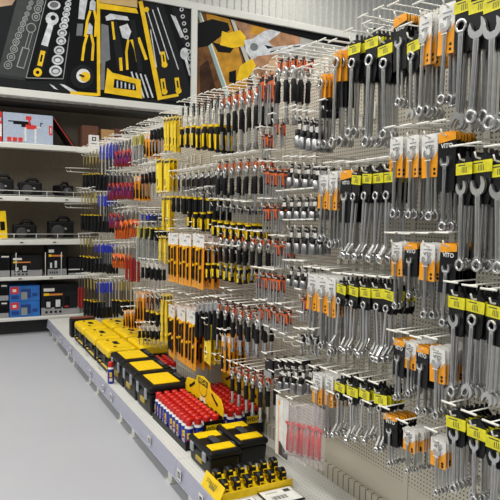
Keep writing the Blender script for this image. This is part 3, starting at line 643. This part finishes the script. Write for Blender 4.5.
# --- sockets and bars
stacks('socket', (300, 118, 150), (318, 120, 152), 4, 2, 'top row of sockets')
stacks('socket', (292, 164, 188), (318, 165, 190), 4, 3, 'second socket row, widest sockets')
stacks('socket', (285, 198, 220), (316, 196, 222), 5, 2, 'third socket row')
stacks('socket', (292, 227, 254), (316, 227, 256), 4, 3, 'fourth socket row')
stacks('socket', (292, 267, 288), (306, 268, 290), 3, 2, 'fifth socket row')
stacks('bit', (304, 296, 320), (309, 296, 322), 2, 3, 'below the fifth socket row')
stacks('loose', (303, 335, 352), (317, 336, 354), 3, 2, 'fourth row, short wrenches')
stacks('socket', (283, 366, 394), (304, 368, 396), 4, 3, 'bottom row of sockets')
stacks('bit', (262, 76, 124), (271, 74, 126), 2, 2, 'top row beside ratchets')
stacks('ratchet', (281, 60, 125), (295, 56, 122), 3, 2, 'top row, under the pliers poster')
stacks('bit', (277, 121, 148), (282, 121, 150), 2, 2, 'upper orange pair, left of sockets')
stacks('bit', (265, 134, 160), (265, 134, 160), 1, 2, 'upper orange single, below ratchets')
stacks('bit', (266, 168, 200), (282, 169, 202), 4, 2, 'orange four, second row')
stacks('bit', (266, 205, 232), (282, 206, 234), 4, 2, 'orange four, third row')
stacks('bit', (277, 242, 268), (287, 243, 270), 2, 2, 'orange pair, fourth row')
stacks('bit', (259, 273, 300), (277, 276, 304), 4, 2, 'orange four, fifth row')
stacks('bit', (261, 306, 330), (268, 306, 332), 2, 2, 'sixth row, left orange pair')
stacks('bit', (276, 310, 334), (284, 310, 336), 2, 2, 'sixth row, right orange pair')
# --- ratchets
stacks('ratchet', (224, 96, 150), (258, 84, 146), 6, 2, 'top ratchet row')
stacks('ratchet', (220, 162, 212), (257, 158, 210), 6, 2, 'second ratchet row')
stacks('ratchet', (222, 232, 276), (262, 238, 282), 7, 2, 'third ratchet row')
stacks('ratchet', (220, 302, 350), (259, 314, 358), 6, 2, 'fourth ratchet row')
stacks('ratchet', (234, 366, 402), (262, 376, 422), 5, 2, 'bottom ratchet row')
# --- screwdrivers
stacks('driver', (183, 107, 146), (218, 96, 152), 7, 2, 'top row, yellow handles')
stacks('driverp', (174, 176, 212), (216, 170, 222), 8, 2, 'second row')
stacks('driver', (190, 196, 228), (211, 192, 232), 4, 1, 'second row, lower step')
stacks('driver', (215, 204, 236), (249, 208, 242), 6, 1, 'second row, below ratchets')
stacks('set', (173, 233, 282), (199, 234, 289), 4, 2, 'third row, white headers')
stacks('driver', (209, 248, 278), (240, 252, 284), 6, 2, 'third row, right of sets')
stacks('set', (172, 305, 358), (192, 309, 368), 3, 2, 'fourth row, white headers')
stacks('grip', (198, 303, 338), (216, 301, 340), 5, 2, 'fourth row, right of sets')
stacks('ywide', (208, 323, 364), (215, 325, 378), 2, 3, 'fourth row, below grey cards')
stacks('oslim', (224, 334, 372), (229, 335, 374), 2, 3, 'fourth row, below ratchets')
# --- far part
stacks('yellow', (165, 118, 150), (175, 116, 152), 4, 3, 'top row, twin yellow cards')
stacks('ywide', (159, 159, 192), (167, 159, 192), 2, 3, 'second row, twin yellow cards')
stacks('yellow', (163, 196, 230), (168, 196, 230), 2, 2, 'third row, under the yellow twins')
stacks('yellow', (160, 236, 262), (165, 236, 264), 2, 2, 'fourth row, yellow')
stacks('yellow', (162, 294, 342), (166, 294, 344), 2, 2, 'fifth row, yellow')
stacks('oslim', (146, 134, 156), (149, 134, 158), 2, 3, 'top row, orange')
stacks('small', (152, 125, 152), (162, 122, 152), 4, 2, 'top row, left of yellow twins')
stacks('small', (143, 169, 196), (154, 166, 196), 4, 2, 'second row, left of yellow twins')
stacks('driverp', (143, 212, 240), (157, 212, 242), 4, 2, 'third row, far screwdrivers')
stacks('bfile', (143, 214, 232), (149, 214, 234), 2, 1, 'third row, short blue')
stacks('snip', (138, 226, 262), (156, 226, 262), 4, 2, 'fourth row, blisters')
stacks('small', (143, 262, 292), (157, 264, 294), 4, 2, 'fifth row, far screwdrivers')
stacks('oslim', (137, 292, 322), (143, 292, 322), 2, 3, 'sixth row, orange')
stacks('driverp', (148, 294, 324), (158, 296, 326), 3, 2, 'sixth row, beside orange')
stacks('small', (140, 326, 345), (157, 326, 348), 5, 2, 'bottom row, above yellow cases')
stacks('pred', (116, 143, 166), (130, 140, 166), 5, 2, 'top row, red grips')
stacks('snip', (134, 136, 166), (140, 134, 166), 2, 2, 'top row, blisters')
stacks('pred', (110, 174, 199), (130, 174, 199), 6, 2, 'second row, red grips')
stacks('oslim', (135, 176, 200), (139, 176, 200), 2, 2, 'second row, orange')
stacks('pred', (111, 205, 228), (119, 205, 228), 3, 2, 'third row, red grips')
stacks('porange', (117, 212, 238), (131, 210, 238), 4, 2, 'third row, orange grips')
stacks('porange', (114, 246, 268), (124, 246, 268), 4, 2, 'fourth row, orange grips')
stacks('rtube', (127, 246, 280), (132, 246, 282), 2, 3, 'fourth row, red')
stacks('file', (113, 280, 314), (122, 280, 316), 3, 2, 'fifth row, thin files')
stacks('oslim', (125, 310, 328), (131, 310, 330), 2, 2, 'bottom row, orange')
stacks('file', (84, 155, 188), (97, 149, 190), 5, 2, 'top row, far end')
stacks('bfile', (101, 146, 190), (112, 142, 190), 4, 2, 'top row, blue')
stacks('file', (82, 192, 230), (96, 190, 232), 5, 2, 'second row, far end')
stacks('bfile', (99, 195, 232), (107, 195, 232), 3, 2, 'second row, blue')
stacks('file', (81, 236, 270), (92, 236, 272), 4, 2, 'third row, far end')
stacks('bfile', (96, 244, 272), (108, 244, 274), 4, 2, 'third row, blue')
stacks('rtube', (79, 276, 308), (82, 276, 308), 2, 2, 'bottom row, far end')
stacks('file', (85, 276, 316), (95, 278, 318), 4, 2, 'bottom row, far end')
stacks('bfile', (98, 282, 318), (108, 282, 318), 3, 2, 'bottom row, blue')
# --- empty hooks
bare((77, 149), (181, 106), 36, 'top row over the far goods', 1.32)
bare((186, 103), (258, 68), 12, 'top row above ratchets')
bare((262, 62), (322, 40), 9, 'top row, under the poster')
bare((270, 78), (318, 62), 7, 'second line under the poster')
bare((284, 108), (322, 100), 5, 'above the top socket row')
bare((268, 150), (322, 160), 6, 'between socket rows')
bare((222, 288), (300, 312), 9, 'between third and fourth ratchet rows')
bare((266, 326), (300, 342), 5, 'in front of the bare panel')
bare((206, 352), (262, 368), 7, 'above the bottom ratchet row')
bare((240, 362), (310, 382), 7, 'bottom row left of white cards')
bare((160, 218), (220, 226), 8, 'above the screwdriver sets')
bare((165, 290), (215, 300), 7, 'below the upper screwdriver sets')
bare((300, 384), (388, 408), 6, 'fourth row between white cards and black card')
bare((296, 258), (380, 272), 8, 'above the third-row bent wrenches')
bare((334, 30), (396, 0), 5, 'highest line over yellow labels')
bare((110, 168), (160, 154), 12, 'second line over the red grips')
bare((74, 272), (92, 274), 5, 'over the bottom far files')
bare((76, 188), (94, 187), 5, 'over the second far files')
bare((66, 168), (70, 168), 2, 'sticking out past the far end', 1.16)
bare((65, 204), (70, 204), 2, 'sticking out over third shelf', 1.16)

# black blister box with chrome bits
def bag(px, py, yb, label, kindred=True):
    p = at(px, py, 0, 1.30); q = at(px, yb, 0, 1.30); L = p.z-q.z; r = empty('bagged_tool', p)
    tag(r, label, 'bagged tool', 'clear bags of red tools')
    w = .10; MB().rbox((-.006, -w/2, -L), (.006, w/2, -.0), clearm, .004, 1).build('plastic_bag', r)
    MB().tube([(0, .012, -.35*L), (0, .010, -.6*L), (0, .012, -.85*L)], .008, red, 6).rbox((-.004, -.03, -.40*L), (.004, .03, -.36*L), red, .002, 1).tube([(0, -.014, -.42*L), (0, -.012, -.86*L)], .0065, red, 6).build('red_frame', r)
    MB().cyl((0, .03, -.93*L), (0, -.03, -.88*L), .006, chrome).build('metal_end', r); r.rotation_euler = (0, 0, random.uniform(-.1, .1)); return r
nm = ['nearest the white card', 'second from the white card', 'third from the white card', 'fourth from the white card', 'fifth from the white card', 'at the right end']
for i in range(6):
    o = bag(290+i*5.6, 402+i*1.0, 460+i*1.6, 'clear bag with red tool, ' + nm[i]); o.location.x += .004*(i % 2)
p = at(283, 398, 0, 1.30); r = empty('backing_card', p); tag(r, 'tall white card with orange stripe beside the clear bags', 'card')
b = MB(); b.box((-.001, -.05, -.27), (.001, .06, 0), whitec).box((-.0016, .030, -.27), (-.001, .036, 0), orange).disc(-.03, -.03, .010, -.0017, orange); b.build('card', r)
MB().prism([(-.02, -.20), (.05, -.24), (.05, -.26), (-.02, -.26)][::-1], -.006, -.0015, darkgrey).build('dark_blade', r)
for i in range(2): hook(p.y-.02-.1*i, p.z+.0, 1.27, 'white wire hook of the clear bags, %s' % ('left' if i == 0 else 'right'), 'hooks of the clear bags')
p = at(268, 360, 0, 1.32)
for i in range(5):
    r = empty('bit_pack', (1.33+.05*i, p.y, p.z)); tag(r, 'black pack of chrome bits hanging above the spray cans, ' + ('front' if i == 0 else 'behind the front one'), 'bit pack', 'black bit packs')
    MB().rbox((-.008, -.035, -.085), (.008, .035, 0), black, .003, 1).build('case', r)
    b = MB()
    for k in range(5): b.cyl((-.010, -.028+.014*k, -.08), (-.010, -.028+.014*k, -.05), .005, chrome)
    b.build('bit_row', r)
hook(p.y, p.z-.005, 1.31, 'white wire hook of the black bit packs', None)

# ------------------------------------------------------------------ goods on the base shelf
ZD = .181
yd = M('case_yellow', (242, 204, 8), .38, 0, .06, 12)
def yellow_case(x, y, label, far=False):
    r = empty('yellow_tool_case', (x, y, ZD)); tag(r, label, 'tool case', 'yellow tool cases'); W, D, H = .225, .43, .19
    base = MB().rbox((-W/2, -D/2, 0), (W/2, D/2, H*.62), black, .015, 2).build('case_base', r)
    b = MB().rbox((-W/2-.004, -D/2+.012, H*.62), (W/2+.004, D/2-.012, H), yd, .022, 3); b.rbox((-W*.36, -D*.40, H-.001), (W*.36, -D*.08, H+.006), yd, .004, 2); b.rbox((-W*.36, D*.08, H-.001), (W*.36, D*.40, H+.006), yd, .004, 2); lid = b.build('lid', r)
    MB().rbox((-.02, -.05, H+.001), (.02, .05, H+.010), black, .004, 1).build('badge', lid)
    for yy in (-.135, .115): MB().rbox((-.05, yy-.015, H+.006), (-.03, yy+.015, H+.010), black, .002, 1).build('lid_clip', lid)
    for s_ in (-.12, .12): MB().rbox((-W/2-.012, s_-.025, H*.42), (-W/2-.001, s_+.025, H*.72), darkgrey, .003, 1).build('latch', base)
    MB().box((-W/2-.001, -D*.42, H*.18), (-W/2+.004, D*.42, H*.28), yellow).build('stripe', base)
    MB().tube([(-W/2-.002, -.06, H*.35), (-W/2-.03, -.055, H*.33), (-W/2-.03, .055, H*.33), (-W/2-.002, .06, H*.35)], .006, black, 6).build('handle', base)
for j, row in enumerate(('nearest', 'middle', 'farthest')):
    for i, c_ in enumerate(('aisle side', 'hook side')):
        yellow_case(1.17+.26*i, 4.63+.475*j, '%s yellow lidded tool case on the %s of the base shelf' % (row, c_))
tag(MB().rbox((-.12, -.06, 0), (.12, .06, .18), black, .012).rbox((-.11, -.05, .181), (.11, .05, .19), M('rust_red', (120, 60, 40), .5), .003).build('dark_case', loc=(1.17, 5.98, ZD)), 'dark case with reddish top beyond the yellow cases', 'tool case')

def black_box(x, y, W, D, H, label, along=False, name='black_toolbox'):
    """W across the shelf, D along it"""
    r = empty(name, (x, y, ZD)); tag(r, label, 'toolbox', 'black toolboxes')
    body = MB().rbox((-W/2, -D/2, 0), (W/2, D/2, H*.74), black, .012, 2, taper=.93).build('body', r)
    b = MB().rbox((-W/2-.006, -D/2-.006, H*.74), (W/2+.006, D/2+.006, H), black, .018, 3)
    if not along:
        b.rbox((W*.30, -D*.42, H-.002), (W*.46, -D*.30, H+.008), black, .003, 1); b.rbox((W*.30, D*.30, H-.002), (W*.46, D*.42, H+.008), black, .003, 1)
    lid = b.build('lid', r)
    if along:
        for s_ in (-1, 1): MB().rbox((-W*.40, s_*D*.30-D*.13, H-.001), (W*.40, s_*D*.30+D*.13, H+.005), yellow, .004, 2).build('yellow_panel', lid)
        MB().rbox((-W*.12, -D*.16, H-.001), (W*.12, D*.16, H+.012), darkgrey, .006, 2).build('handle', lid)
    else:
        MB().rbox((-W*.36, -D*.38, H-.001), (W*.26, D*.38, H+.006), yellow, .005, 2).build('yellow_panel', lid)
        MB().rbox((W*.32, -D*.2, H-.001), (W*.42, D*.2, H+.014), darkgrey, .005, 2).build('handle', lid)
    for s_ in (-.28, .28):
        MB().rbox((-W/2-.012, s_*D-.02, H*.5), (-W/2-.002, s_*D+.02, H*.86), M('latch_grey', (150, 152, 156), .4), .003, 1).build('latch', body)
    MB().box((-W/2-.004, -D*.14, H*.28), (-W/2+.01, D*.14, H*.44), M('badge_yellow', (180, 156, 50), .5)).build('badge', body)
    return r
black_box(1.195, 3.525, .27, .31, .185, 'large black toolbox with yellow lid panel beside the spray cans')
black_box(1.195, 3.855, .27, .31, .19, 'large black toolbox, yellow panel, middle of the three')
black_box(1.195, 4.185, .27, .31, .195, 'large black toolbox next to the yellow cases')
black_box(1.135, 2.575, .155, .275, .125, 'small black toolbox with two yellow panels, aisle side', True, 'small_toolbox')
black_box(1.315, 2.635, .155, .275, .125, 'small black toolbox with two yellow panels, hook side', True, 'small_toolbox')

cblue = M('can_blue', (26, 44, 150), .3)
def can_proto():
    r = empty('spray_can'); R = .023
    b = MB().lathe([(R*.95, 0), (R, .003), (R, .106)], cblue, 14).lathe([(R, .106), (R*.9, .113), (R*.6, .121)], whitec, 14)
    for k in range(3):
        T = Matrix.Rotation(PI*(-.25)+k*2.09, 4, 'Z')
        b.box((-R*1.05, -.009, .052), (-R*.6, .009, .084), yellow, T); b.box((-R*1.03, -.011, .018), (-R*.6, .011, .042), whitec, T)
        b.box((-R*1.04, -.011, .042), (-R*.6, .011, .047), red, T)
        b.text('WD-40', .0075, cblue, T @ face_aisle(-R*1.055, 0, .068), .02)
    b.build('can_body', r)
    cap = MB().lathe([(R*.80, .121), (R*.80, .148), (R*.72, .156), (R*.3, .158)], red, 12).build('cap', r)
    MB().tube([(-R*.5, -.004, .15), (-R*.5, .022, .153)], .0015, red, 4).build('straw', cap)
    index_kids(r); return r
can0 = can_proto(); first = [True]
def can(x, y, label, group=None, rz=0):
    o = can0 if first[0] else copy_tree(can0); first[0] = False
    o.location = (x, y, ZD if group is None else ZD+.004); o.rotation_euler = (0, 0, rz); tag(o, label, 'spray can', group)
can(1.022, 4.19, 'lone blue spray can standing on the shelf edge by toolboxes')
def tray(x0, y0, nx, ny, side, lbl):
    P = .050; W, D = nx*P+.004, ny*P+.004
    r = empty('can_display_tray', (x0+W/2, y0+D/2, ZD)); tag(r, 'black cardboard display tray of spray cans with yellow header, ' + side, 'display tray', 'spray can trays')
    MB().box((-W/2-.004, -D/2-.004, 0), (W/2+.004, D/2+.004, .003), black).box((-W/2-.004, -D/2-.004, .003), (-W/2-.001, D/2, .035), black).box((-W/2, -D/2-.004, .003), (W/2, -D/2-.001, .05), black) \
      .box((W/2+.001, -D/2, .003), (W/2+.004, D/2, .15), black).build('tray', r)
    b = MB().box((-.005, -D/2-.007, .05), (W/2+.004, -D/2-.004, .14), black).box((.008, -D/2-.008, .075), (W/2-.002, -D/2-.007, .118), yellow); b.text('WD-40', .030, black, face_near(W/4+.002, -D/2-.0086, .097), .02); b.build('front_label', r)
    b = MB(); hl = D*.98
    pts = [(-hl*.5, .10), (hl*.5, .10), (hl*.52, .19), (hl*.46, .235), (hl*.2, .25), (.09, .285), (0, .30), (-.09, .285), (-hl*.2, .25), (-hl*.46, .235), (-hl*.52, .19)]
    b.prism(pts[::-1], W/2+.004, W/2+.008, yellow); xf = W/2+.0036
    b.disc(0, .23, .062, xf, darkgrey, 20, .05); b.disc(0, .23, .056, xf-.0004, yellow, 20, .044); b.flat([(-.07, .248), (.07, .248), (.07, .283), (-.07, .283)], xf-.0008, black); b.text('WD-40', .036, yellow, face_aisle(xf-.0012, 0, .2655), .02)
    b.flat([(-.055, .11), (.055, .11), (.035, .18), (-.035, .18)], xf-.0003, M('pale_yellow', (240, 232, 190), .5))
    for s_ in (-1, 1):
        b.prism([(s_*.13, .24), (s_*.20, .20), (s_*.185, .19), (s_*.12, .225)] if s_ < 0 else [(s_*.12, .225), (s_*.185, .19), (s_*.20, .20), (s_*.13, .24)], xf-.0005, xf, black); b.disc(s_*.20, .195, .014, xf-.0006, black, 8, .012)
    for k in range(7):
        u = (k-3)*hl*.12; b.disc(u, .14, .022, xf-.0006, black, 10, .018); b.disc(u, .14, .012, xf-.001, M('icon_cream', (236, 226, 150), .5), 10, .008)
    b.build('header_board', r)
    for i in range(nx):
        for j in range(ny):
            can(x0+P*(i+.5)+.002, y0+P*(j+.5)+.002, 'blue spray can with red cap packed in the %s tray' % lbl, 'spray cans in the %s tray' % lbl, random.uniform(-.5, .5))
tray(1.075, 2.80, 4, 11, 'aisle side', 'aisle side'); tray(1.335, 2.84, 4, 11, 'hook side', 'hook side')
for i in range(10): can(1.38+.055*(i % 2), 4.0+.055*(i//2), 'blue spray can with red cap behind the large toolboxes', 'spray cans behind the toolboxes')

# display of tape measures
r = empty('display_tray', (1.19, 2.31, ZD)); tag(r, 'yellow display tray of twelve round black tapes near the price cards', 'display tray')
b = MB().rbox((-.17, -.09, 0), (.18, .09, .018), yellow, .003, 1); b.box((-.17, -.092, .0), (.18, -.088, .035), yellow).box((-.17, .0, .018), (.18, .09, .035), yellow); b.build('tray', r)
b = MB().add([(-.19, -.10, .0), (-.19, .10, .0), (-.165, .10, .062), (-.165, -.10, .062), (-.186, -.10, .0), (-.186, .10, .0), (-.161, .10, .062), (-.161, -.10, .062)], [(0, 3, 2, 1), (4, 5, 6, 7), (3, 7, 6, 2), (0, 1, 5, 4), (0, 4, 7, 3), (1, 2, 6, 5)], yellow)
T = Matrix.Translation((-.1815, 0, .044)) @ Matrix.Rotation(.38, 4, 'Y') @ face_aisle(-.0, 0, 0)
b.text('STANLEY', .026, black, T, .01); T2 = Matrix.Translation((-.189, 0, .020)) @ Matrix.Rotation(.38, 4, 'Y') @ face_aisle(0, 0, 0); b.box((-.0006+0, -.03, -.009), (0, .03, .009), M('print_grey_label', (150, 130, 60), .5), Matrix.Translation((-.1805, 0, .022)) @ Matrix.Rotation(.38, 4, 'Y')); b.build('sign_plate', r)
tape = None
for j in range(2):
    for i in range(6):
        if tape is None:
            tape = empty('tape_measure'); MB().lathe([(.017, -.016), (.027, -.012), (.027, .012), (.017, .016)], black, 14, Matrix.Rotation(PI/2, 4, 'Y')).rbox((-.015, -.028, -.026), (.015, .0, .0), black, .006, 2).build('housing', tape)
            MB().ring(0, 0, .012, .007, -.0185, -.0145, yellow, 12).rbox((-.010, -.031, -.020), (.010, -.0275, -.006), yellow, .001, 1).box((-.006, -.0325, -.017), (.006, -.031, -.010), black).box((-.007, -.027, .012), (.007, -.022, .017), yellow).build('yellow_trim', tape); index_kids(tape); o = tape
        else: o = copy_tree(tape)
        o.location = (1.05+.058*i, 2.27+.078*j, ZD+.018+.028+.018*j)
        tag(o, 'round black tape in the yellow tray, %s of the %s row' % (ORD[i]+' from the aisle', 'near' if j == 0 else 'far'), 'tape measure', 'tapes in the yellow tray')
for i, (x, y) in enumerate(((1.07, 2.13), (1.27, 2.15))):
    r = empty('price_card', (x, y, ZD+.002), ); tag(r, 'white price card in black frame lying on the base shelf, ' + ('aisle side' if i == 0 else 'hook side'), 'price card', 'price cards')
    MB().rbox((-.085, -.065, 0), (.085, .065, .006), black, .002, 1).build('frame', r)
    b = MB().box((-.079, -.059, .006), (.079, .059, .0075), whitec)
    for k in range(12): b.box((-.05+.006*k, -.03, .0075), (-.05+.006*k+.002+.001*(k % 3), 0, .0079), black)
    b.box((.03, .02, .0075), (.06, .045, .0079), darkgrey).box((-.06, .03, .0075), (.0, .036, .0079), greyc); b.build('paper', r)
make_hooks()
print('hooks', len(HOOKQ), 'objects', len(bpy.data.objects))
